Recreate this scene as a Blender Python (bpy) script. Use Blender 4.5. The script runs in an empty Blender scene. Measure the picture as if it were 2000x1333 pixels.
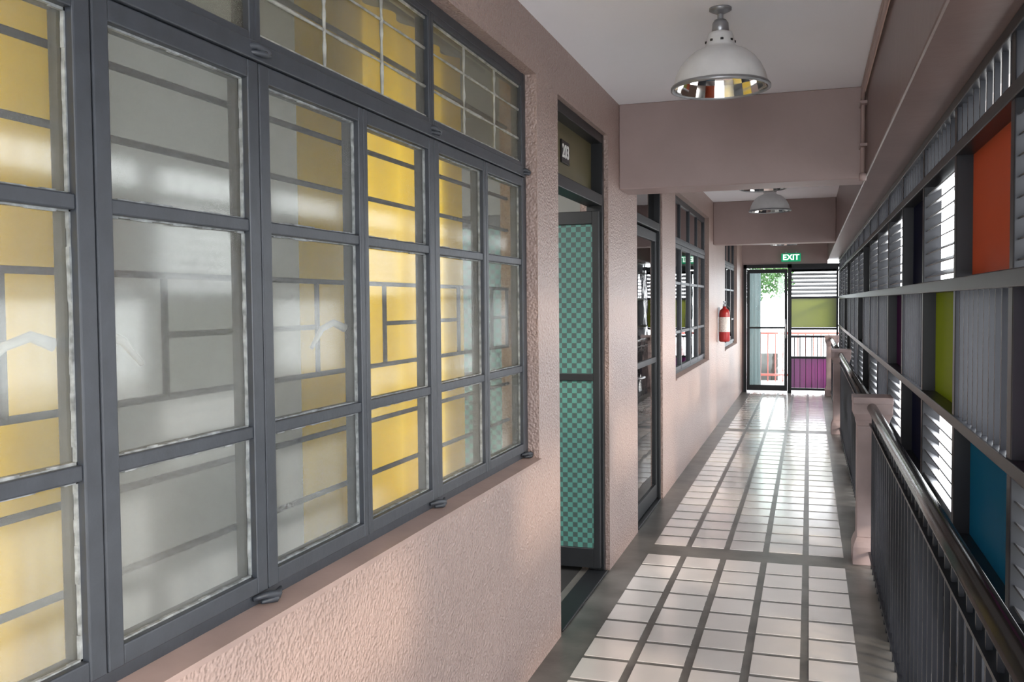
import bpy, math, random
from mathutils import Vector, Matrix
random.seed(7)
S=bpy.context.scene; COL=S.collection
S.view_settings.view_transform='Standard'
PI=math.pi
# ------------------------------------------------------------ materials
def newmat(name):
    m=bpy.data.materials.new(name); m.use_nodes=True
    nt=m.node_tree; b=nt.nodes['Principled BSDF']; return m,nt,b
def lk(nt,a,b): nt.links.new(a,b)
def pmat(name,col,rough=.5,metal=0,var=0,vscale=6,bump=0,bscale=60,bdist=.002,spec=.5,emit=None,es=0,detail=3,coat=0,pebble=False):
    m,nt,b=newmat(name)
    b.inputs['Base Color'].default_value=(*col,1); b.inputs['Roughness'].default_value=rough
    b.inputs['Metallic'].default_value=metal; b.inputs['Specular IOR Level'].default_value=spec
    if coat: b.inputs['Coat Weight'].default_value=coat; b.inputs['Coat Roughness'].default_value=.14
    geo=nt.nodes.new('ShaderNodeNewGeometry')
    if var:
        n=nt.nodes.new('ShaderNodeTexNoise'); n.inputs['Scale'].default_value=vscale; n.inputs['Detail'].default_value=5
        lk(nt,geo.outputs['Position'],n.inputs['Vector'])
        r=nt.nodes.new('ShaderNodeMapRange'); r.inputs[1].default_value=.3; r.inputs[2].default_value=.7
        r.inputs[3].default_value=1-var; r.inputs[4].default_value=1+var
        lk(nt,n.outputs['Fac'],r.inputs[0])
        v=nt.nodes.new('ShaderNodeVectorMath'); v.operation='SCALE'; v.inputs[0].default_value=col
        lk(nt,r.outputs[0],v.inputs['Scale']); lk(nt,v.outputs[0],b.inputs['Base Color'])
    if bump:
        if pebble:
            n=nt.nodes.new('ShaderNodeTexVoronoi'); n.feature='SMOOTH_F1'; n.inputs['Scale'].default_value=bscale; n.inputs['Smoothness'].default_value=.6
            n2=nt.nodes.new('ShaderNodeTexNoise'); n2.inputs['Scale'].default_value=bscale*.6
            lk(nt,geo.outputs['Position'],n.inputs['Vector']); lk(nt,geo.outputs['Position'],n2.inputs['Vector'])
            mx=nt.nodes.new('ShaderNodeMath'); mx.operation='ADD'; lk(nt,n.outputs['Distance'],mx.inputs[0]); lk(nt,n2.outputs['Fac'],mx.inputs[1]); hgt=mx.outputs[0]
        else:
            n=nt.nodes.new('ShaderNodeTexNoise'); n.inputs['Scale'].default_value=bscale; n.inputs['Detail'].default_value=detail
            lk(nt,geo.outputs['Position'],n.inputs['Vector']); hgt=n.outputs['Fac']
        bp=nt.nodes.new('ShaderNodeBump'); bp.inputs['Strength'].default_value=bump; bp.inputs['Distance'].default_value=bdist
        lk(nt,hgt,bp.inputs['Height']); lk(nt,bp.outputs[0],b.inputs['Normal'])
    if emit:
        b.inputs['Emission Color'].default_value=(*emit,1); b.inputs['Emission Strength'].default_value=es
    return m
def glassmat(name,tint,haze,hcol,rough=.05,var=.0,fmin=0.0,fscale=1.0,gcol=(1,1,1),bd=.004):
    m=bpy.data.materials.new(name); m.use_nodes=True; nt=m.node_tree; nt.nodes.clear()
    out=nt.nodes.new('ShaderNodeOutputMaterial')
    tr=nt.nodes.new('ShaderNodeBsdfTransparent'); tr.inputs[0].default_value=(*tint,1)
    df=nt.nodes.new('ShaderNodeBsdfDiffuse'); df.inputs[0].default_value=(*hcol,1)
    gl=nt.nodes.new('ShaderNodeBsdfGlossy'); gl.inputs['Roughness'].default_value=rough; gl.inputs[0].default_value=(*gcol,1)
    m1=nt.nodes.new('ShaderNodeMixShader'); m2=nt.nodes.new('ShaderNodeMixShader')
    geo=nt.nodes.new('ShaderNodeNewGeometry')
    if var:
        n=nt.nodes.new('ShaderNodeTexNoise'); n.inputs['Scale'].default_value=3.5; n.inputs['Detail'].default_value=6
        lk(nt,geo.outputs['Position'],n.inputs['Vector'])
        r=nt.nodes.new('ShaderNodeMapRange'); r.inputs[1].default_value=.3; r.inputs[2].default_value=.7
        r.inputs[3].default_value=haze-var; r.inputs[4].default_value=haze+var
        lk(nt,n.outputs['Fac'],r.inputs[0]); lk(nt,r.outputs[0],m1.inputs[0])
    else: m1.inputs[0].default_value=haze
    fr=nt.nodes.new('ShaderNodeFresnel'); fr.inputs['IOR'].default_value=1.5
    ad=nt.nodes.new('ShaderNodeMath'); ad.operation='MULTIPLY_ADD'; ad.inputs[1].default_value=fscale; ad.inputs[2].default_value=fmin; ad.use_clamp=True
    lk(nt,fr.outputs[0],ad.inputs[0])
    nb=nt.nodes.new('ShaderNodeTexNoise'); nb.inputs['Scale'].default_value=4; lk(nt,geo.outputs['Position'],nb.inputs['Vector'])
    bp=nt.nodes.new('ShaderNodeBump'); bp.inputs['Strength'].default_value=.15; bp.inputs['Distance'].default_value=bd
    lk(nt,nb.outputs['Fac'],bp.inputs['Height']); lk(nt,bp.outputs[0],gl.inputs['Normal'])
    lk(nt,tr.outputs[0],m1.inputs[1]); lk(nt,df.outputs[0],m1.inputs[2])
    lk(nt,ad.outputs[0],m2.inputs[0]); lk(nt,m1.outputs[0],m2.inputs[1]); lk(nt,gl.outputs[0],m2.inputs[2])
    lk(nt,m2.outputs[0],out.inputs[0]); return m
def transl(name,col,mix=.5,gloss=.08,rough=.2):
    m=bpy.data.materials.new(name); m.use_nodes=True; nt=m.node_tree; nt.nodes.clear()
    out=nt.nodes.new('ShaderNodeOutputMaterial')
    d=nt.nodes.new('ShaderNodeBsdfDiffuse'); t=nt.nodes.new('ShaderNodeBsdfTranslucent'); g=nt.nodes.new('ShaderNodeBsdfGlossy')
    d.inputs[0].default_value=(*col,1); t.inputs[0].default_value=(*col,1); g.inputs['Roughness'].default_value=rough
    m1=nt.nodes.new('ShaderNodeMixShader'); m1.inputs[0].default_value=mix
    m2=nt.nodes.new('ShaderNodeMixShader'); m2.inputs[0].default_value=gloss
    lk(nt,d.outputs[0],m1.inputs[1]); lk(nt,t.outputs[0],m1.inputs[2]); lk(nt,m1.outputs[0],m2.inputs[1]); lk(nt,g.outputs[0],m2.inputs[2])
    lk(nt,m2.outputs[0],out.inputs[0]); return m
M={}
M['stucco']=pmat('stucco_wall',(.345,.252,.222),.38,var=.05,vscale=2.5,bump=.8,bscale=105,bdist=.0055,pebble=True)
M['mauve']=pmat('mauve_paint',(.32,.238,.228),.45,var=.07,vscale=3,bump=.35,bscale=30,bdist=.003)
M['sill']=pmat('sill_paint',(.31,.225,.20),.45,var=.1,vscale=8,bump=.4,bscale=25,bdist=.003)
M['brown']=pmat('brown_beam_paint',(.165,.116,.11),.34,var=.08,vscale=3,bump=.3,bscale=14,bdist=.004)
M['ceil']=pmat('ceiling_paint',(.93,.93,.98),.7,var=.02,vscale=2,bump=.2,bscale=12,bdist=.004)
M['frame']=pmat('window_frame_paint',(.031,.036,.045),.42,var=.15,vscale=20,bump=.35,bscale=45,bdist=.002)
M['putty']=pmat('window_putty',(.22,.235,.24),.7,var=.5,vscale=50,bump=.6,bscale=120,bdist=.002)
M['seam']=pmat('lead_seam',(.32,.32,.29),.6,var=.45,vscale=25,bump=.6,bscale=70,bdist=.004)
M['black']=pmat('black_metal',(.010,.011,.015),.36,var=.15,vscale=12,bump=.15,bscale=60,bdist=.001,spec=.3)
M['blackalu']=pmat('black_aluminium',(.012,.013,.015),.4,var=.1,vscale=9,spec=.3)
M['rail']=pmat('handrail_paint',(.012,.011,.011),.22,var=.15,vscale=25,bump=.1,bscale=50,bdist=.001,spec=.4)
M['louver']=pmat('louver_metal',(.05,.053,.062),.4,var=.1,vscale=10,spec=.35)
M['concrete']=pmat('cement_floor',(.115,.108,.10),.33,var=.4,vscale=5,bump=.25,bscale=30,bdist=.002)
M['tile']=pmat('cream_tile',(.78,.735,.70),.24,var=.04,vscale=4,bump=.12,bscale=5,bdist=.003,spec=1.0,coat=1.0)
M['post']=pmat('post_paint',(.27,.205,.20),.5,var=.12,vscale=8,bump=.4,bscale=35,bdist=.003)
M['roomwall']=pmat('room_wall',(.40,.40,.38),.8,var=.05)
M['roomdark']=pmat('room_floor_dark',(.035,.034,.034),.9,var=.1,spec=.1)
M['grille']=pmat('grille_metal',(.004,.005,.007),.8,spec=.1)
M['curtain']=transl('yellow_curtain',(.95,.64,.035),.5,.0)
M['sheer']=transl('grey_sheer',(.155,.16,.155),.4,.0)
M['greycurtain']=transl('grey_curtain',(.16,.2,.2),.4,.0)
M['glass']=glassmat('frosted_glass',(.88,.89,.87),.17,(.36,.37,.37),.09,.05,.0,.14,bd=.002)
M['glassu']=glassmat('dusty_upper_glass',(.80,.80,.74),.20,(.33,.33,.31),.16,.08,.0,.22)
M['dglass']=glassmat('dark_glass',(.14,.16,.16),.02,(.05,.05,.05),.02,0,.08)
M['cglass']=glassmat('clear_glass',(.93,.96,.96),.02,(.5,.5,.5),.01)
M['orange']=transl('orange_sheet',(.38,.10,.052),.25,.05)
M['lime']=transl('lime_sheet',(.22,.265,.025),.25,.05)
M['blue']=transl('blue_sheet',(.012,.12,.20),.28,.05)
M['purple']=transl('purple_sheet',(.34,.05,.28),.4,.05)
M['plum']=transl('plum_sheet',(.05,.012,.05),.3,.05)
M['navy']=transl('navy_sheet',(.012,.014,.035),.3,.05)
M['white']=pmat('white_plastic',(.8,.8,.78),.4)
M['latch']=pmat('latch_metal',(.38,.38,.37),.5,var=.2,vscale=40)
M['shade']=pmat('lamp_shade_white',(.68,.69,.70),.32,var=.05,vscale=20)
M['chrome']=pmat('reflector_chrome',(.9,.89,.87),.06,metal=1)
M['steel']=pmat('grey_steel',(.34,.35,.37),.35,metal=.7,var=.1,vscale=30)
M['red']=pmat('red_enamel',(.30,.012,.012),.28)
M['labelw']=pmat('label_paper',(.55,.52,.50),.5,var=.25,vscale=60)
M['redrail']=pmat('red_oxide_rail',(.45,.12,.10),.4)
M['green_exit']=pmat('exit_green',(.0,.20,.08),.4,emit=(0,.5,.22),es=.5)
M['white_exit']=pmat('exit_white',(.9,.95,.9),.4,emit=(.85,1,.9),es=1.5)
M['blackplate']=pmat('black_plate',(.01,.01,.01),.4)
M['olive']=pmat('olive_board',(.095,.08,.036),.4,var=.1)
M['leaf']=transl('tree_leaf',(.07,.16,.05),.4,.03)
M['bark']=pmat('bark',(.14,.09,.06),.8,bump=.6)
M['ground']=pmat('pale_ground',(.5,.48,.45),.8,var=.1,vscale=1)
M['facade']=pmat('pale_facade',(.80,.81,.82),.7,var=.05,vscale=1)
M['roofg']=pmat('pale_roof',(.55,.50,.48),.7,var=.05,vscale=1)
M['rubber']=pmat('black_rubber',(.01,.01,.01),.5)
# checker for the door panel
m,nt,b=newmat('teal_checker'); geo=nt.nodes.new('ShaderNodeNewGeometry'); ck=nt.nodes.new('ShaderNodeTexChecker')
mp=nt.nodes.new('ShaderNodeVectorMath'); mp.operation='MULTIPLY'; mp.inputs[1].default_value=(1,0,1)
mo=nt.nodes.new('ShaderNodeVectorMath'); mo.operation='ADD'; mo.inputs[1].default_value=(0,.005,0)
lk(nt,geo.outputs['Position'],mp.inputs[0]); lk(nt,mp.outputs[0],mo.inputs[0]); lk(nt,mo.outputs[0],ck.inputs['Vector'])
ck.inputs['Scale'].default_value=36; ck.inputs['Color1'].default_value=(.055,.185,.155,1); ck.inputs['Color2'].default_value=(.033,.062,.056,1)
lk(nt,ck.outputs['Color'],b.inputs['Base Color']); b.inputs['Roughness'].default_value=.5
M['checker']=m
# ------------------------------------------------------------ geometry helper
ORG={}
class MB:
    def __init__(s): s.v=[]; s.f=[]; s.mi=[]; s.sm=[]
    def face(s,idx,mi=0,sm=False): s.f.append(idx); s.mi.append(mi); s.sm.append(sm)
    def box(s,x0,y0,z0,x1,y1,z1,mi=0):
        if x0>x1:x0,x1=x1,x0
        if y0>y1:y0,y1=y1,y0
        if z0>z1:z0,z1=z1,z0
        n=len(s.v); s.v+=[(x0,y0,z0),(x1,y0,z0),(x1,y1,z0),(x0,y1,z0),(x0,y0,z1),(x1,y0,z1),(x1,y1,z1),(x0,y1,z1)]
        for q in ((3,2,1,0),(4,5,6,7),(0,1,5,4),(1,2,6,5),(2,3,7,6),(3,0,4,7)): s.face([n+i for i in q],mi)
        return s
    def obox(s,c,ax,ay,az,mi=0):
        c=Vector(c);ax=Vector(ax);ay=Vector(ay);az=Vector(az);n=len(s.v)
        for k in (-1,1):
            for i,j in ((-1,-1),(1,-1),(1,1),(-1,1)): s.v.append(tuple(c+ax*i+ay*j+az*k))
        for q in ((3,2,1,0),(4,5,6,7),(0,1,5,4),(1,2,6,5),(2,3,7,6),(3,0,4,7)): s.face([n+i for i in q],mi)
        return s
    def tube(s,pts,r,n=10,mi=0,rs=None):
        P=[Vector(p) for p in pts]; base=len(s.v); up=None
        for i,p in enumerate(P):
            t=(P[min(i+1,len(P)-1)]-P[max(i-1,0)]).normalized()
            a=Vector((0,0,1)) if abs(t.z)<.9 else Vector((0,1,0))
            if up is not None: a=up
            u=t.cross(a)
            if u.length<1e-4: u=t.cross(Vector((1,.1,0)))
            u.normalize(); w=u.cross(t).normalized(); up=w
            rr=rs[i] if rs else r
            for k in range(n):
                an=2*PI*k/n; s.v.append(tuple(p+u*math.cos(an)*rr+w*math.sin(an)*rr))
        for i in range(len(P)-1):
            for k in range(n):
                a=base+i*n+k; b2=base+i*n+(k+1)%n; s.face([a,b2,b2+n,a+n],mi,True)
        s.face([base+k for k in range(n)][::-1],mi); e=base+(len(P)-1)*n; s.face([e+k for k in range(n)],mi)
        return s
    def lathe(s,prof,c=(0,0,0),n=32,mi=0,sm=True,rib=0,nr=0):
        base=len(s.v)
        for r,z in prof:
            for k in range(n):
                a=2*PI*k/n; q=r*(1+(rib*math.cos(nr*a) if r>.03 else 0)); s.v.append((c[0]+q*math.cos(a),c[1]+q*math.sin(a),c[2]+z))
        for i in range(len(prof)-1):
            for k in range(n):
                a=base+i*n+k; b2=base+i*n+(k+1)%n; s.face([a,b2,b2+n,a+n],mi,sm)
        return s
    def build(s,name,mats,parent=None,bevel=0,origin=None):
        if not isinstance(mats,(list,tuple)): mats=[mats]
        if parent is not None: o0=ORG[parent.name]
        elif origin is not None: o0=Vector(origin)
        else:
            xs=[p[0] for p in s.v]; ys=[p[1] for p in s.v]; zs=[p[2] for p in s.v]
            o0=Vector(((min(xs)+max(xs))/2,(min(ys)+max(ys))/2,min(zs)))
        me=bpy.data.meshes.new(name); me.from_pydata([tuple(Vector(p)-o0) for p in s.v],[],s.f)
        for mt in mats: me.materials.append(mt)
        me.polygons.foreach_set('material_index',s.mi); me.polygons.foreach_set('use_smooth',s.sm); me.update()
        o=bpy.data.objects.new(name,me); COL.objects.link(o)
        if parent is not None: o.parent=parent
        else: o.location=o0
        ORG[o.name]=o0
        if bevel:
            bm=o.modifiers.new('bevel','BEVEL'); bm.width=bevel; bm.segments=2; bm.limit_method='ANGLE'
        return o
def tag(o,label,cat,group=None,kind=None):
    o['label']=label; o['category']=cat
    if group: o['group']=group
    if kind: o['kind']=kind
    return o
def empty(name,loc,label,cat,group=None,kind=None):
    o=bpy.data.objects.new(name,None); COL.objects.link(o); o.location=loc; o.empty_display_size=.1
    ORG[o.name]=Vector(loc); return tag(o,label,cat,group,kind)
def dup(root,loc,label):
    def rec(o,par):
        c=o.copy(); COL.objects.link(c)
        if par: c.parent=par
        for ch in o.children: rec(ch,c)
        return c
    r=rec(root,None); r.location=loc; r['label']=label; return r
def textmesh(txt,size,thick):
    cu=bpy.data.curves.new('t','FONT'); cu.body=txt; cu.size=size; cu.extrude=thick; cu.align_x='CENTER'; cu.align_y='CENTER'; cu.offset=size*.02
    o=bpy.data.objects.new('t',cu); COL.objects.link(o); dg=bpy.context.evaluated_depsgraph_get(); dg.update()
    me=bpy.data.meshes.new_from_object(o.evaluated_get(dg)); bpy.data.objects.remove(o); return me
# ------------------------------------------------------------ dimensions
A=1.056; WX=-1.12; EYE=1.5; CZ=2.65; BZ=2.157; BX=.284; SX=.46; YE=15.7; TK=.16
Y_START=-2.2
# ------------------------------------------------------------ floor
f=MB(); f.box(-A-TK,Y_START,-.2,.56,YE+2.4,0,0)
px=.2275; py=.242; x0=-.917
def field(ya,yb):
    n=int(round((yb-ya)/py)); q=(yb-ya)/n
    for i in range(n):
        for j in range(5):
            y=ya+i*q; x=x0+j*px+.012
            f.box(x,y+.017,-.01,x+px-.035,y+q-.017,.003,1)
field(-2.0,5.43); field(5.64,10.87); field(11.08,15.55)
fl=f.build('floor',[M['concrete'],M['tile']]); tag(fl,'walkway floor of cream square tiles set in dark cement bands','floor',kind='structure')
# ------------------------------------------------------------ left wall with openings
opens=[(.23,3.63,.85,2.43),(3.96,5.03,0,2.42),(5.92,7.0,0,2.42),(7.72,10.42,.85,2.43),(12.45,14.6,.85,2.43)]
w=MB(); y=Y_START
for (a,b2,z0,z1) in opens:
    w.box(-A-TK,y,0,-A,a,CZ)
    w.box(-A-TK,a,z1,-A,b2,CZ)
    if z0>0: w.box(-A-TK,a,0,-A,b2,z0)
    y=b2
w.box(-A-TK,y,0,-A,YE+.15,CZ)
tag(w.build('wall_left',M['stucco']),'mauve brown stucco wall along the left of the walkway','wall',kind='structure')
# ceiling + beams
tag(MB().box(-A-TK,Y_START,CZ,.62,YE+.15,CZ+.12).build('ceiling',M['ceil']),'white painted ceiling slab over the walkway','ceiling',kind='structure')
tag(MB().box(-A,5.34,BZ,BX,5.62,CZ).build('trim_1',M['mauve'],bevel=.006),'nearest mauve concrete cross beam, right behind the big bell lamp','beam',kind='structure')
tag(MB().box(-A,10.9,BZ,BX,11.15,CZ).build('trim_2',M['mauve'],bevel=.006),'mauve concrete cross beam farther along the walkway','beam',kind='structure')
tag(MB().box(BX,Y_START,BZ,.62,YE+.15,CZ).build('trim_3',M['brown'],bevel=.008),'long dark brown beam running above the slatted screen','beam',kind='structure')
# end wall head
e=MB(); e.box(-A,YE,2.1,BX,YE+.15,CZ); e.box(-A,YE,0,-1.03,YE+.15,2.1)
tag(e.build('wall_end',M['mauve']),'short mauve wall above the glass door at the far end','wall',kind='structure')
# ------------------------------------------------------------ sills
for i,(a,b2) in enumerate(((.23,3.63),(7.72,10.42),(12.45,14.6))):
    s=MB()
    vs=[(-1.15,.872),(-1.045,.860),(-1.045,.848),(-A,.842),(-1.15,.842)]
    for yy in (a,b2):
        for (x,z) in vs: s.v.append((x,yy,z))
    k=len(vs); s.face(list(range(k))); s.face([k+j for j in range(k)][::-1])
    for j in range(k): s.face([j,j+k,(j+1)%k+k,(j+1)%k])
    tag(s.build('trim_%d'%(4+i),M['sill']),['sloping painted sill under the large nearest window','sloping sill under the middle window','sloping sill under the farthest window'][i],'window sill',kind='structure')
# ------------------------------------------------------------ steel windows
ZB,Z1,Z2,ZT,ZTOP=.875,1.235,1.667,2.02,2.415
def window(idx,ya,yb,ncol,label,handles,gm='glass',gu='glassu',near=True):
    root=empty('window_%d'%idx,(WX,(ya+yb)/2,ZB),label,'window',kind='structure')
    p=(yb-ya)/ncol; X0,X1=WX-.03,WX+.022
    fr=MB()
    fr.box(X0,ya-.035,ZB-.01,X1-.006,ya,ZTOP+.015); fr.box(X0,yb,ZB-.01,X1-.006,yb+.035,ZTOP+.015)
    fr.box(X0,ya,ZTOP-.02,X1-.008,yb,ZTOP+.015); fr.box(X0,ya,ZB-.01,X1-.012,yb,ZB+.018)
    fr.box(X0,ya,ZT-.010,X1+.004,yb,ZT+.03)
    fr.build('frame',M['frame'],root,bevel=.003)
    for k in range(ncol):          # k=0 is the far column
        y1=yb-k*p; y0=y1-p; g=.002
        if near:
            sn=.022 if (k%2==0 and k<4) else .037
            sf=.022 if (k%2==1 and k<4) else .037
        else: sn=sf=.02
        c=MB(); a,b2=y0+g,y1-g
        c.box(X0,a,ZB+.019,X1,a+sn,ZT-.012); c.box(X0,b2-sf,ZB+.019,X1,b2,ZT-.012)
        ya_,yb_=a+sn,b2-sf
        c.box(X0,ya_,ZB+.019,X1-.001,yb_,ZB+.055); c.box(X0,ya_,ZT-.05,X1-.001,yb_,ZT-.012)
        for z in (Z1,Z2): c.box(X0,ya_,z-.013,X1-.004,yb_,z+.013)
        cas=c.build('casement',M['frame'],root,bevel=.003)
        MB().box(WX-.004,ya_,ZB+.05,WX,yb_,ZT-.045).build('glass',M[gm],cas)
        if near:
            pt=MB()
            for (zl,zh) in ((ZB+.055,Z1-.013),(Z1+.013,Z2-.013),(Z2+.013,ZT-.05)):
                N=14
                def strip(p0,p1,inw):
                    for j in range(N):
                        t0=random.uniform(.002,.005)
                        q0=[p0[i]+(p1[i]-p0[i])*j/N for i in (0,1)]; q1=[p0[i]+(p1[i]-p0[i])*(j+1)/N for i in (0,1)]
                        pt.box(WX,min(q0[0],q1[0]+inw[0]*t0),min(q0[1],q1[1]+inw[1]*t0),WX+.007,max(q0[0],q1[0],q0[0]+inw[0]*t0),max(q0[1],q1[1],q0[1]+inw[1]*t0))
                strip((ya_,zl),(ya_,zh),(1,0)); strip((yb_,zl),(yb_,zh),(-1,0))
                strip((ya_,zl),(yb_,zl),(0,1)); strip((ya_,zh),(yb_,zh),(0,-1))
            pt.build('putty',M['putty'],cas)
        if k in handles:
            sgn=handles[k]; hy=(a+sn+.01) if sgn>0 else (b2-sf-.01); zz=1.42
            h=MB(); h.tube([(WX-.022,hy,zz+.02),(WX-.04,hy+sgn*.03,zz+.035),(WX-.045,hy+sgn*.08,zz+.02),(WX-.045,hy+sgn*.13,zz-.025)],.008,8,rs=[.011,.009,.008,.005])
            h.build('handle',M['latch'],cas)
        if near and k in (0,2,4,6):
            for zz in (ZB+.005,ZT+.01):
                hg=MB(); yy=y1
                hg.tube([(X1-.01,yy-.045,zz+.004),(X1+.008,yy-.02,zz+.008),(X1+.014,yy+.01,zz),(X1+.004,yy+.04,zz+.006)],.01,8,rs=[.005,.008,.010,.004])
                hg.tube([(X1,yy-.03,zz-.006),(X1+.016,yy+.0,zz-.006),(X1+.010,yy+.03,zz-.002)],.01,8,rs=[.004,.008,.004])
                hg.build('hinge',M['frame'],cas)
    k=0
    while k<ncol:
        n=2 if k+2<=ncol else 1
        y1=yb-k*p; y0=y1-n*p
        u=MB(); zl,zh=ZT+.03,ZTOP-.02
        u.box(X0,y0,zl,X1-.006,y0+.02,zh); u.box(X0,y1-.02,zl,X1-.006,y1,zh)
        u.box(X0,y0+.02,zl,X1-.007,y1-.02,zl+.02); u.box(X0,y0+.02,zh-.02,X1-.007,y1-.02,zh)
        if not near: u.box(X0,(y0+y1)/2-.012,zl+.02,X1-.008,(y0+y1)/2+.012,zh-.02)
        up=u.build('upper_light',M['frame'],root,bevel=.003)
        MB().box(WX-.004,y0+.02,zl+.02,WX,y1-.02,zh-.02).build('glass',M[gu],up)
        if near and k<4:
            q=MB()
            def smear(pa,pb_,w):
                pts=[];N=16
                for i in range(N+1):
                    t_=i/N; pts.append((WX+.001,pa[0]+(pb_[0]-pa[0])*t_,pa[1]+(pb_[1]-pa[1])*t_))
                q.tube(pts,w,6,rs=[w*random.uniform(.6,1.35) for _ in pts])
            for j in (1,2):
                yy=y0+(y1-y0)*j/3; smear((yy,zl+.02),(yy,zh-.02),.0052)
                zz=zl+(zh-zl)*j/3; smear((y0+.02,zz),(y1-.02,zz),.0042)
            q.box(WX,y0+.02,zl+.02,WX+.005,y1-.02,zl+.027); q.box(WX,y0+.02,zh-.027,WX+.005,y1-.02,zh-.02)
            q.build('seam',M['seam'],up)
        k+=n
    return root
win1=window(1,3.595-.475*7,3.595,7,'large steel casement window with yellow curtains behind, nearest on the left wall',{1:1,3:-1,4:1,5:-1})
window(2,7.76,10.38,4,'steel casement window beyond the second doorway, dark inside',{},gm='dglass',gu='dglass',near=False)
window(3,12.49,14.56,3,'small far steel casement window behind the red fire extinguisher',{},gm='dglass',gu='dglass',near=False)
# security grille behind the big window
g=MB(); GX=-1.185; r=.0072
for z in (.72,.57,.43,.30,.06,-.175,-.33,-.48): g.tube([(GX,.24,EYE+z),(GX,3.62,EYE+z)],r,6)
for (y0_,y1_) in ((.50,1.11),(1.49,2.07),(2.46,3.06),(3.42,3.61)):
    g.tube([(GX,y0_,EYE+.06),(GX,y0_,EYE-.175)],r,6)
    g.tube([(GX,y1_,EYE+.06),(GX,y1_,EYE-.175)],r,6)
    g.tube([(GX,y0_,EYE-.055),(GX,y1_,EYE-.055)],r,6)
g.build('security_grille',M['grille'],win1)
# curtains
def curtain(ya,yb,X,label,mat,z0=.3,z1=2.5,name='curtain',along='y',per=.09,amp=.028):
    c=MB(); n=int((yb-ya)/.012)
    for i in range(n+1):
        y=ya+(yb-ya)*i/n; d=amp*math.sin(2*PI*y/per)+.6*amp*math.sin(2*PI*y/(per*2.7)+1)
        for z in (z0,(z0+z1)/2,z1):
            dd=d*(1 if z==z1 else 1.15)
            c.v.append((X+dd,y,z) if along=='y' else (y,X+dd,z))
    for i in range(n):
        for j in range(2): c.face([i*3+j,i*3+3+j,i*3+4+j,i*3+1+j],0,True)
    return tag(c.build(name,mat),label,'curtain')
curtain(.25,1.50,-1.38,'yellow curtain gathered behind the leftmost panes of the big window',M['curtain'],per=.22,amp=.02)
curtain(2.30,3.55,-1.38,'yellow curtain hanging behind the right half of the big window',M['curtain'],per=.22,amp=.02)
curtain(1.30,2.72,-1.52,'plain grey curtain between the two yellow curtains of the big window',M['sheer'],per=.5,amp=.012,z0=.1,z1=2.6)
curtain(3.45,3.95,-1.52,'narrow grey curtain at the door end of the big window',M['sheer'],per=.5,amp=.012,z0=.1,z1=2.6)
cr=MB(); cr.tube([(-1.38,.1,2.53),(-1.38,3.9,2.53)],.012,8)
tag(cr.build('curtain_rod',M['steel']),'thin rod carrying the yellow curtains inside the room','curtain rod')
# ------------------------------------------------------------ rooms behind the wall
def room(i,ya,yb,wm,fm):
    q=MB(); XL=-4.4; XR=-A-TK
    q.box(XL-.1,ya,-.1,XL,yb,CZ+.1,0); q.box(XL,ya,CZ,XR,yb,CZ+.1,0)
    q.box(XL-.1,ya-.08,-.1,XR,ya,CZ+.1,0); q.box(XL-.1,yb,-.1,XR,yb+.08,CZ+.1,0)
    q.box(XL,ya,-.1,XR,yb,0,1)
    return tag(q.build('wall_room_%d'%i,[wm,fm]),['grey room interior behind the large window and open door','unlit room interior behind the second door','unlit room interior behind the farthest window'][i-1],'room',kind='structure')
room(1,-.3,5.4,M['roomwall'],M['roomdark']); room(2,5.6,11,M['roomdark'],M['roomdark']); room(3,11.2,YE,M['roomdark'],M['roomdark'])  # darkness of the two farther rooms is put into near-black wall colour
# ------------------------------------------------------------ door 1 (open), with transom
ya,yb=3.96,5.03
d=empty('door_1',(WX,(ya+yb)/2,0),'open black framed door with teal chequered panels and a transom above','door',kind='structure')
q=MB(); X0,X1=-1.17,-1.08
q.box(X0,ya,0,X1,ya+.05,2.42); q.box(X0,yb-.045,0,X1,yb,2.42); q.box(X0,ya+.05,2.37,X1,yb-.045,2.42); q.box(X0,ya+.05,2.03,X1,yb-.045,2.09); q.box(X0,ya+.05,0,X1+.02,yb-.045,.012)
q.build('door_frame',M['blackalu'],d,bevel=.004)
MB().box(-1.15,ya+.05,2.09,-1.142,yb-.045,2.37).build('transom_panel',M['olive'],d)
lf=MB(); YL=4.96; xh=-1.092; W=.93; z0,z1=.03,2.0
lf.box(xh-W,YL-.02,z0,xh-W+.06,YL+.02,z1); lf.box(xh-.036,YL-.02,z0,xh,YL+.02,z1)
lf.box(xh-W+.06,YL-.02,z1-.07,xh-.036,YL+.02,z1); lf.box(xh-W+.06,YL-.02,z0,xh-.036,YL+.02,z0+.11); lf.box(xh-W+.06,YL-.02,1.07,xh-.036,YL+.02,1.11)
L=lf.build('door_leaf',M['blackalu'],d,bevel=.003)
MB().box(xh-W+.06,YL-.006,z0+.11,xh-.036,YL+.006,1.07).build('lower_panel',M['checker'],L)
MB().box(xh-W+.06,YL-.006,1.11,xh-.036,YL+.006,z1-.07).build('upper_panel',M['checker'],L)
hd=MB(); hd.tube([(xh-W+.03,YL-.02,1.0),(xh-W+.03,YL-.06,1.0),(xh-W+.14,YL-.06,1.0)],.01,8); hd.build('handle',M['steel'],L)
# number plate 203
np_=empty('room_number_sign',(-1.14,4.40,2.18),'small black room number plate reading 203 above the open door','sign')
MB().box(-1.142,4.325,2.18,-1.134,4.475,2.29).build('plate',M['blackplate'],np_,bevel=.001)
me=textmesh('203',.09,.0008); me.materials.append(M['white'])
o=bpy.data.objects.new('number',me); COL.objects.link(o); o.parent=np_
o.matrix_local=Matrix(((0,0,1,.0065),(1,0,0,0),(0,1,0,.055),(0,0,0,1)))
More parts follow.
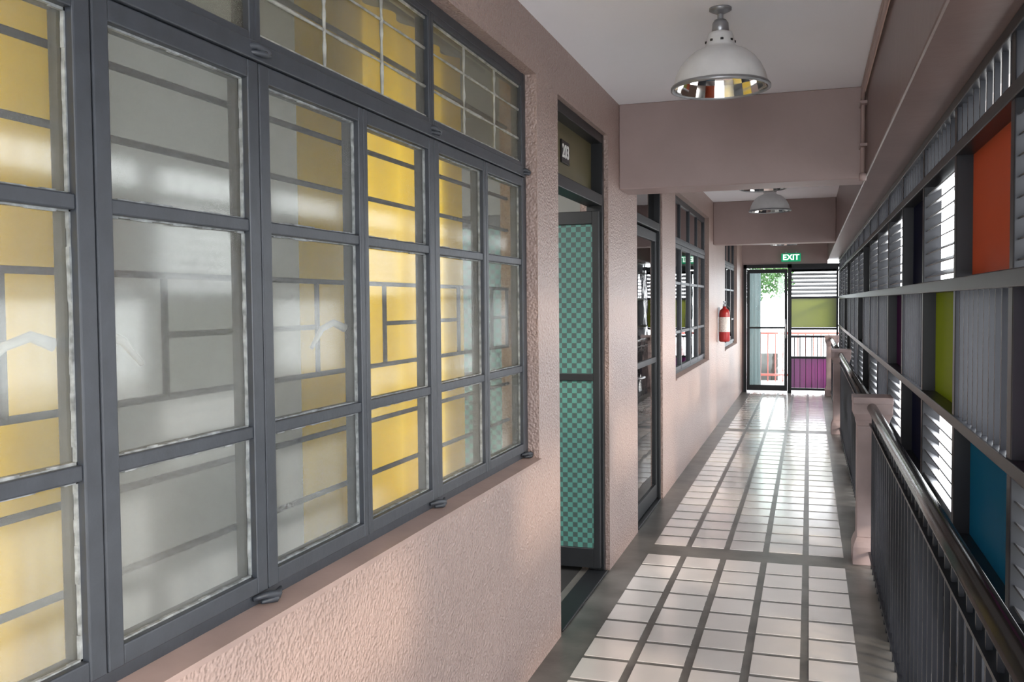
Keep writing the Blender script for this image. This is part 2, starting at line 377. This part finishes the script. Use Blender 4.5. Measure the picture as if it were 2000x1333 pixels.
# ------------------------------------------------------------ door 2 closed glass
ya,yb=5.92,7.0; X0,X1=-1.16,-1.07
d=empty('door_2',(WX,(ya+yb)/2,0),'closed black framed glass door past the first cross beam','door',kind='structure')
q=MB()
q.box(X0,ya,0,X1,ya+.05,2.42); q.box(X0,yb-.05,0,X1,yb,2.42); q.box(X0,ya+.05,2.37,X1,yb-.05,2.42); q.box(X0,ya+.05,2.03,X1,yb-.05,2.09); q.box(X0,ya+.05,0,X1+.01,yb-.05,.015)
q.build('door_frame',M['blackalu'],d,bevel=.004)
MB().box(-1.12,ya+.05,2.09,-1.112,yb-.05,2.37).build('transom_glass',M['dglass'],d)
q=MB(); a,b2=ya+.055,yb-.055
q.box(-1.135,a,.02,-1.09,a+.06,2.02); q.box(-1.135,b2-.06,.02,-1.09,b2,2.02); q.box(-1.135,a+.06,.02,-1.09,b2-.06,.13); q.box(-1.135,a+.06,1.95,-1.09,b2-.06,2.02); q.box(-1.135,a+.06,1.05,-1.09,b2-.06,1.09)
L=q.build('door_leaf',M['blackalu'],d,bevel=.003)
MB().box(-1.108,a+.06,.13,-1.102,b2-.06,1.95).build('glass',M['dglass'],L)
hd=MB(); hd.tube([(-1.09,a+.03,1.0),(-1.045,a+.03,1.0),(-1.045,a+.14,1.0)],.009,8); hd.build('handle',M['steel'],L)
# ------------------------------------------------------------ door 3 at end
d=empty('door_3',(-.67,YE,0),'black framed clear glass door at the far end of the walkway','door',kind='structure')
q=MB(); q.box(-1.03,YE-.03,0,-.98,YE+.05,2.1); q.box(-.33,YE-.03,0,-.27,YE+.05,2.1); q.box(-1.03,YE-.03,2.04,SX,YE+.05,2.1)
q.build('door_frame',M['blackalu'],d)
q=MB(); q.box(-.975,YE-.02,.03,-.93,YE+.02,2.02); q.box(-.38,YE-.02,.03,-.335,YE+.02,2.02); q.box(-.93,YE-.02,.03,-.38,YE+.02,.12); q.box(-.93,YE-.02,1.96,-.38,YE+.02,2.02); q.box(-.93,YE-.02,1.05,-.38,YE+.02,1.08)
L=q.build('door_leaf',M['blackalu'],d)
MB().box(-.93,YE-.003,.12,-.38,YE+.003,1.96).build('glass',M['cglass'],L)
MB().tube([(-.36,YE-.02,.9),(-.36,YE-.06,.9),(-.36,YE-.06,1.2),(-.36,YE-.02,1.2)],.01,8).build('handle',M['steel'],L)
curtain(-.95,-.76,YE+.12,'grey curtain strip behind the glass door at the far end',M['greycurtain'],.05,2.03,along='x',per=.06,amp=.012)
# ------------------------------------------------------------ exit sign
ex=empty('exit_sign',(-.28,YE-.06,2.14),'green hanging EXIT sign above the far glass door','sign')
MB().box(-.43,YE-.08,2.14,-.13,YE-.04,2.27).build('sign_box',M['green_exit'],ex,bevel=.002)
MB().box(-.37,YE-.065,2.27,-.35,YE-.0,2.30).box(-.21,YE-.065,2.27,-.19,YE-.0,2.30).build('bracket',M['steel'],ex)
me=textmesh('EXIT',.125,.001); me.materials.append(M['white_exit'])
o=bpy.data.objects.new('lettering',me); COL.objects.link(o); o.parent=ex
o.matrix_local=Matrix(((1,0,0,0),(0,0,-1,-.0215),(0,1,0,.065),(0,0,0,1)))
# ------------------------------------------------------------ the long screen
RZ=[-.05,.32,.71,1.10,1.55,1.987,BZ]
P0=2.45; PS=.895; K0,K1=-3,15
sc=empty('slatted_screen',(SX+.03,8,-.05),'long black metal screen of louvers, bars and coloured sheets along the right side','screen')
ye=YE-.03; ys=P0+K0*PS
for i,z in enumerate(RZ):
    h=.018 if i!=4 else .022
    if i==6: z=BZ-.0165; h=.016
    MB().box(SX-.010,ys,z-h,SX+.07,ye,z+h).build('horizontal_rail',M['black'],sc,bevel=.003)
for k in range(K0,K1+1):
    y=P0+k*PS
    if y>ye-.1: break
    MB().box(SX-.004,y-.022,-.05,SX+.065,y+.022,BZ-.001).build('post',M['black'],sc,bevel=.003)
MB().box(SX-.004,ye-.05,-.05,SX+.065,ye,BZ-.001).build('post',M['black'],sc,bevel=.003)
def louver(y0,y1,z0,z1,n=6,deg=25):
    q=MB(); s=(z1-z0)/n
    for j in range(n):
        zc=z0+s*(j+.5); an=math.radians(deg)
        q.obox((SX+.03,(y0+y1)/2,zc),(.027*math.cos(an),0,.027*math.sin(an)),(0,(y1-y0)/2,0),(-.002*math.sin(an),0,.002*math.cos(an)))
    q.build('louver',M['louver'],sc)
def bars(y0,y1,z0,z1,n,name='bar_grille'):
    q=MB(); s=(y1-y0)/n
    for j in range(n):
        yc=y0+s*(j+.5); q.box(SX+.004,yc-.006,z0,SX+.018,yc+.006,z1)
    q.build(name,M['black'],sc)
def sheet(y0,y1,z0,z1,m): 
    MB().box(SX+.046,y0,z0,SX+.052,y1,z1).build(m+'_sheet',M[m],sc)
Acol={0:'orange',2:'navy',6:'navy',10:'navy',-2:'blue'}
Bcol={1:'lime',3:'plum',7:'navy',11:'plum',-1:'purple'}
Ccol={0:'blue',2:'navy',6:'plum',10:'navy',-2:'lime'}
for k in range(K0,K1):
    y0=P0+k*PS+.022; y1=min(P0+(k+1)*PS-.022,ye-.05)
    if y1<=y0+.05: continue
    z=RZ; g=.018
    bars(y0,y1,z[5]+g,BZ-.03,8,'short_bar_grille')
    if k%2==0:
        if k in Acol: sheet(y0,y1,z[4]+.03,z[5]-g,Acol[k])
        else: louver(y0,y1,z[4]+.03,z[5]-g,7,20)
        bars(y0,y1,z[3]+g,z[4]-.02,10)
        if k in Ccol: sheet(y0,y1,z[2]+g,z[3]-g,Ccol[k])
        else: bars(y0,y1,z[2]+g,z[3]-g,10)
        bars(y0,y1,z[1]+g,z[2]-g,10)
        louver(y0,y1,z[0]+g,z[1]-g,6,-25)
    else:
        louver(y0,y1,z[4]+.03,z[5]-g,8,28)
        if k in Bcol: sheet(y0,y1,z[3]+g,z[4]-.02,Bcol[k])
        else: bars(y0,y1,z[3]+g,z[4]-.02,10)
        louver(y0,y1,z[2]+g,z[3]-g,7,-30)
        sheet(y0,y1,z[1]+g,z[2]-g,'navy')
        bars(y0,y1,z[0]+g,z[1]-g,9)
# end screen
es=empty('end_screen',(.1,YE,0),'black screen beside the far glass door with lime and purple sheets','screen')
xa,xb=-.27,SX-.01
q=MB(); q.box(xb-.03,YE-.02,0,xb,YE+.04,2.04)
for z in (.06,.58,.92,1.05,1.555,2.03): q.box(xa,YE-.02,z-.018,xb-.03,YE+.04,z+.018)
q.build('frame',M['black'],es)
q=MB()
for j in range(7):
    zc=1.6+j*.062; q.obox(((xa+xb)/2,YE+.01,zc+.02),((xb-xa)/2,0,0),(0,.028,.016),(0,-.003,.005))
q.build('louver',M['black'],es)
MB().box(xa,YE+.02,1.07,xb-.03,YE+.026,1.54).build('lime_sheet',M['lime'],es)
MB().box(xa,YE+.02,.08,xb-.03,YE+.026,.56).build('purple_sheet',M['purple'],es)
q=MB()
for j in range(8): xx=xa+(xb-xa)*(j+.5)/8; q.box(xx-.008,YE,.6,xx+.008,YE+.02,.9); q.box(xx-.004,YE-.01,.08,xx+.004,YE+.005,.56)
q.build('bar_grille',M['black'],es)
# ------------------------------------------------------------ railing posts
def rpost(y,label):
    r=empty('railing_post',(.34,y,0),label,'post','concrete posts of the walkway railing')
    cx=.345
    def ring(specs,name):
        q=MB(); 
        for (h,z) in specs:
            for sx,sy in ((-1,-1),(1,-1),(1,1),(-1,1)): q.v.append((cx+sx*h,y+sy*h,z))
        n=len(specs)
        q.face([3,2,1,0]); q.face([(n-1)*4+i for i in range(4)])
        for i in range(n-1):
            for j in range(4): q.face([i*4+j,i*4+(j+1)%4,(i+1)*4+(j+1)%4,(i+1)*4+j])
        return q.build(name,M['post'],r,bevel=.003)
    ring([(.103,0),(.103,.10),(.094,.13),(.083,.155)],'base')
    ring([(.082,.155),(.082,.79)],'shaft')
    ring([(.084,.79),(.088,.82),(.098,.845),(.104,.86),(.104,.915),(.106,.92),(.106,.955)],'cap')
    return r
rpost(5.62,'mauve concrete railing post nearest the camera with a stepped cap')
rpost(10.98,'mauve concrete railing post in the middle of the walkway')
rpost(15.35,'mauve concrete railing post at the far end beside the screen')
# railings
def railing(ya,yb,label):
    r=empty('railing',(.34,(ya+yb)/2,0),label,'railing','black railings between concrete posts')
    MB().tube([(.34,ya,.895),(.34,yb,.895)],.027,20).build('handrail',M['rail'],r)
    MB().box(.325,ya,.80,.355,yb,.81).build('top_bar',M['black'],r)
    MB().box(.325,ya,.07,.355,yb,.08).build('bottom_bar',M['black'],r)
    n=int((yb-ya)/.115); first=None
    for i in range(n):
        y=ya+(i+.5)*(yb-ya)/n
        if first is None:
            first=MB().box(.334,y-.006,.0,.346,y+.006,.872).build('baluster',M['black'],r); fy=y
        else:
            c=first.copy(); COL.objects.link(c); c.parent=r; c.location=(0,y-fy,0)
railing(.2,5.513,'black railing with thick round handrail, nearest the camera')
railing(5.727,10.873,'black railing between the nearest and middle concrete posts')
railing(11.087,15.243,'black railing between the middle and far concrete posts')
# ------------------------------------------------------------ pendant lamps
def lamp(loc,label):
    r=empty('pendant_lamp',loc,label,'lamp','bell shaped ceiling lamps')
    x,y,z=loc; K=1.08
    def P(p): return [(a*1.03,b*K) for a,b in p]
    q=MB(); q.lathe(P([(.0,0),(.042,0),(.042,-.008),(.03,-.014),(.012,-.022),(.0,-.022)]),loc,24); q.lathe(P([(.011,-.018),(.011,-.045)]),loc,12); q.build('ceiling_mount',M['steel'],r)
    q=MB(); q.lathe(P([(.0,-.042),(.022,-.043),(.03,-.055),(.033,-.085),(.028,-.09)]),loc,24); q.build('socket',M['steel'],r)
    q=MB(); q.lathe(P([(.028,-.085),(.043,-.09),(.048,-.10),(.055,-.135),(.058,-.142),(.072,-.148),(.100,-.160),(.127,-.181),(.150,-.208),(.166,-.240),(.178,-.285)]),loc,72,rib=.006,nr=36)
    sh=q.build('shade',M['shade'],r)
    q=MB(); q.lathe(P([(.182,-.278),(.187,-.284),(.187,-.292),(.178,-.294),(.174,-.288),(.176,-.28)]),loc,64); q.build('rim',M['steel'],r)
    q=MB(); q.lathe(P([(.174,-.286),(.162,-.243),(.155,-.226),(.146,-.211),(.134,-.196),(.122,-.184),(.108,-.172),(.094,-.163),(.068,-.153),(.05,-.145),(.001,-.143)]),loc,28,sm=False); q.build('reflector',M['chrome'],r)
    q=MB(); q.lathe(P([(.013,-.14),(.016,-.165),(.034,-.19),(.038,-.212),(.03,-.235),(.0,-.246)]),loc,20); q.build('bulb',M['white'],r)
    q=MB()
    for k in range(8):
        a=2*PI*k/8+.2; q.lathe([(0,-.004),(.006,-.004),(.006,.004),(0,.004)],(x+.0535*math.cos(a),y+.0535*math.sin(a),z-.122*K),8)
    q.build('vent_hole',M['rubber'],sh)
    return r
l0=lamp((-.335,3.74,CZ),'nearest bell shaped white lamp hanging in front of the cross beam')
dup(l0,(-.37,8.02,CZ+.10),'bell lamp just behind the nearest cross beam, only its rim showing')
dup(l0,(-.35,8.95,CZ),'bell lamp hanging in the middle bay between the two cross beams')
dup(l0,(-.36,14.35,CZ),'bell lamp farthest away near the exit sign')
# ------------------------------------------------------------ conduits
q=MB()
for (dx,dz) in ((-.018,-.03),(-.018,-.065)):
    q.tube([(BX+dx,-1,CZ+dz),(BX+dx,5.2+dz,CZ+dz),(BX+dx,5.26+dz,CZ+dz-.05),(BX+dx,5.26+dz,BZ+.0)],.011,8)
for zz in (2.52,2.3): q.box(BX-.035,5.14,zz,BX,5.27,zz+.015)
q.tube([(BX-.018,5.2,BZ+.01),(BX-.018,5.2,BZ-.03)],.018,8)
tag(q.build('conduit',M['mauve']),'pair of thin painted conduits along the ceiling edge, dropping at the cross beam','pipe')
# ------------------------------------------------------------ fire extinguisher
EXY=11.5; EXX=-A+.075; EZ=1.01
fe=empty('fire_extinguisher',(EXX,EXY,EZ),'red fire extinguisher with white label hung on the left wall','fire extinguisher')
c=(EXX,EXY,EZ)
MB().lathe([(0,0),(.055,0),(.064,.012),(.066,.03),(.066,.34),(.057,.38),(.032,.405),(.022,.41),(.022,.43),(0,.43)],c,24).build('cylinder',M['red'],fe)
MB().lathe([(.0675,.12),(.0675,.30)],c,24).build('label_band',M['labelw'],fe)
MB().lathe([(.0,.42),(.02,.42),(.02,.46),(0,.46)],c,12).box(EXX-.01,EXY-.07,EZ+.445,EXX+.01,EXY+.02,EZ+.46).box(EXX-.01,EXY-.09,EZ+.48,EXX+.01,EXY+.02,EZ+.495).box(EXX-.008,EXY-.005,EZ+.455,EXX+.008,EXY+.015,EZ+.485).build('valve_handle',M['steel'],fe)
MB().tube([(EXX+.01,EXY+.02,EZ+.45),(EXX+.05,EXY+.08,EZ+.41),(EXX+.07,EXY+.06,EZ+.28),(EXX+.072,EXY+.03,EZ+.13),(EXX+.072,EXY+.02,EZ+.07)],.01,8).build('hose',M['rubber'],fe)
MB().box(-A,EXY-.02,EZ+.30,EXX-.05,EXY+.02,EZ+.42).build('bracket',M['steel'],fe)
# ------------------------------------------------------------ outdoors
tag(MB().box(-30,-20,-3.2,40,60,-3.1).build('ground',M['ground']),'pale ground below the upper walkway','ground',kind='structure')
q=empty('terrace_railing',(-.3,YE+2.2,0),'red painted railing outside beyond the far glass door','railing')
MB().box(-1.6,YE+2.2,.88,.56,YE+2.25,.92).build('handrail',M['redrail'],q); MB().box(-1.6,YE+2.2,.1,.56,YE+2.23,.14).build('bottom_bar',M['redrail'],q)
q2=MB()
for j in range(16): q2.box(-1.55+j*.135,YE+2.21,0,-1.53+j*.135,YE+2.23,.88)
q2.build('bars',M['redrail'],q)
b_=empty('neighbour_building',(-4,34,-3.1),'pale building seen through the far glass door','building')
MB().box(-14,33,-3.1,-.3,38,.3).build('wall',M['facade'],b_)
for j in range(9): MB().box(-13+j*1.4,32.96,-1.5,-12.2+j*1.4,33,-.3).build('window',M['dglass'],b_)
MB().box(-14.3,32.6,.3,0,38,.42).build('roof',M['roofg'],b_)
t=empty('tree',(-1.3,24,-3.1),'leafy green tree outside beyond the far glass door','tree')
MB().tube([(-1.5,24,-3.1),(-1.4,24.05,-.5),(-1.25,24,1.2),(-1.1,24,2.8)],.12,10,rs=[.13,.10,.06,.03]).build('trunk',M['bark'],t)
q2=MB()
for i in range(2600):
    cl=random.choice([(-1.1,24,2.5,.7),(-.75,23.8,2.0,.45),(-1.5,24.2,2.0,.6),(-.55,24,2.7,.5),(-1.2,24,3.3,.8)])
    v=Vector((random.gauss(0,1),random.gauss(0,1),random.gauss(0,1))); v=v.normalized()*cl[3]*random.random()**.4
    p=Vector(cl[:3])+v; a=Vector((random.uniform(-1,1),random.uniform(-1,1),random.uniform(-1,1))).normalized(); b2=a.orthogonal().normalized()
    s=.06; n=len(q2.v)
    q2.v+=[tuple(p-a*s),tuple(p-b2*s*.5),tuple(p+a*s),tuple(p+b2*s*.5)]; q2.face([n,n+1,n+2,n+3])
q2.build('foliage',M['leaf'],t)
# ------------------------------------------------------------ light
wd=bpy.data.worlds.new('world'); S.world=wd; wd.use_nodes=True; nt=wd.node_tree
bg=nt.nodes['Background']; bg.inputs[0].default_value=(.92,.96,1,1); bg.inputs[1].default_value=8.2
def light(kind,loc,rot,en,col,size=1,size_y=None):
    ld=bpy.data.lights.new(kind.lower()+'_light',kind); ld.energy=en; ld.color=col
    if kind=='AREA':
        ld.size=size
        if size_y: ld.shape='RECTANGLE'; ld.size_y=size_y
    if kind=='SUN': ld.angle=size
    o=bpy.data.objects.new(ld.name,ld); COL.objects.link(o); o.location=loc; o.rotation_euler=rot; return o
s=light('SUN',(6,0,6),(0,0,0),3.8,(1,.84,.66),math.radians(8))
dirv=Vector((-1,.55,-.42)); s.rotation_euler=dirv.to_track_quat('-Z','Y').to_euler()
light('AREA',(-2.9,2.0,CZ-.05),(0,0,0),280,(1,.99,.97),1.6,3.4)  # added room light, itself unseen, that brightens the curtains from behind
# ------------------------------------------------------------ camera
F=1800.; VPX,VPY=1580,588
Yv=Vector(((VPX-1000)/F,(666.5-VPY)/F,1)).normalized()
zr=-.009; Zv=Vector((zr,1,0)); Zv.z=-(Yv.x*zr+Yv.y)/Yv.z; Zv.normalize()
Xv=Yv.cross(Zv); 
if Xv.x<0: Xv=-Xv
R=Vector((Xv.x,Yv.x,Zv.x)); U=Vector((Xv.y,Yv.y,Zv.y)); FW=Vector((Xv.z,Yv.z,Zv.z))
cam=bpy.data.cameras.new('camera'); co=bpy.data.objects.new('camera',cam); COL.objects.link(co)
cam.sensor_width=36; cam.lens=F/2000*36; cam.clip_start=.02; cam.clip_end=300
mw=Matrix.Identity(4)
for i in range(3): mw[i][0]=R[i]; mw[i][1]=U[i]; mw[i][2]=-FW[i]
mw[2][3]=EYE; co.matrix_world=mw
S.camera=co
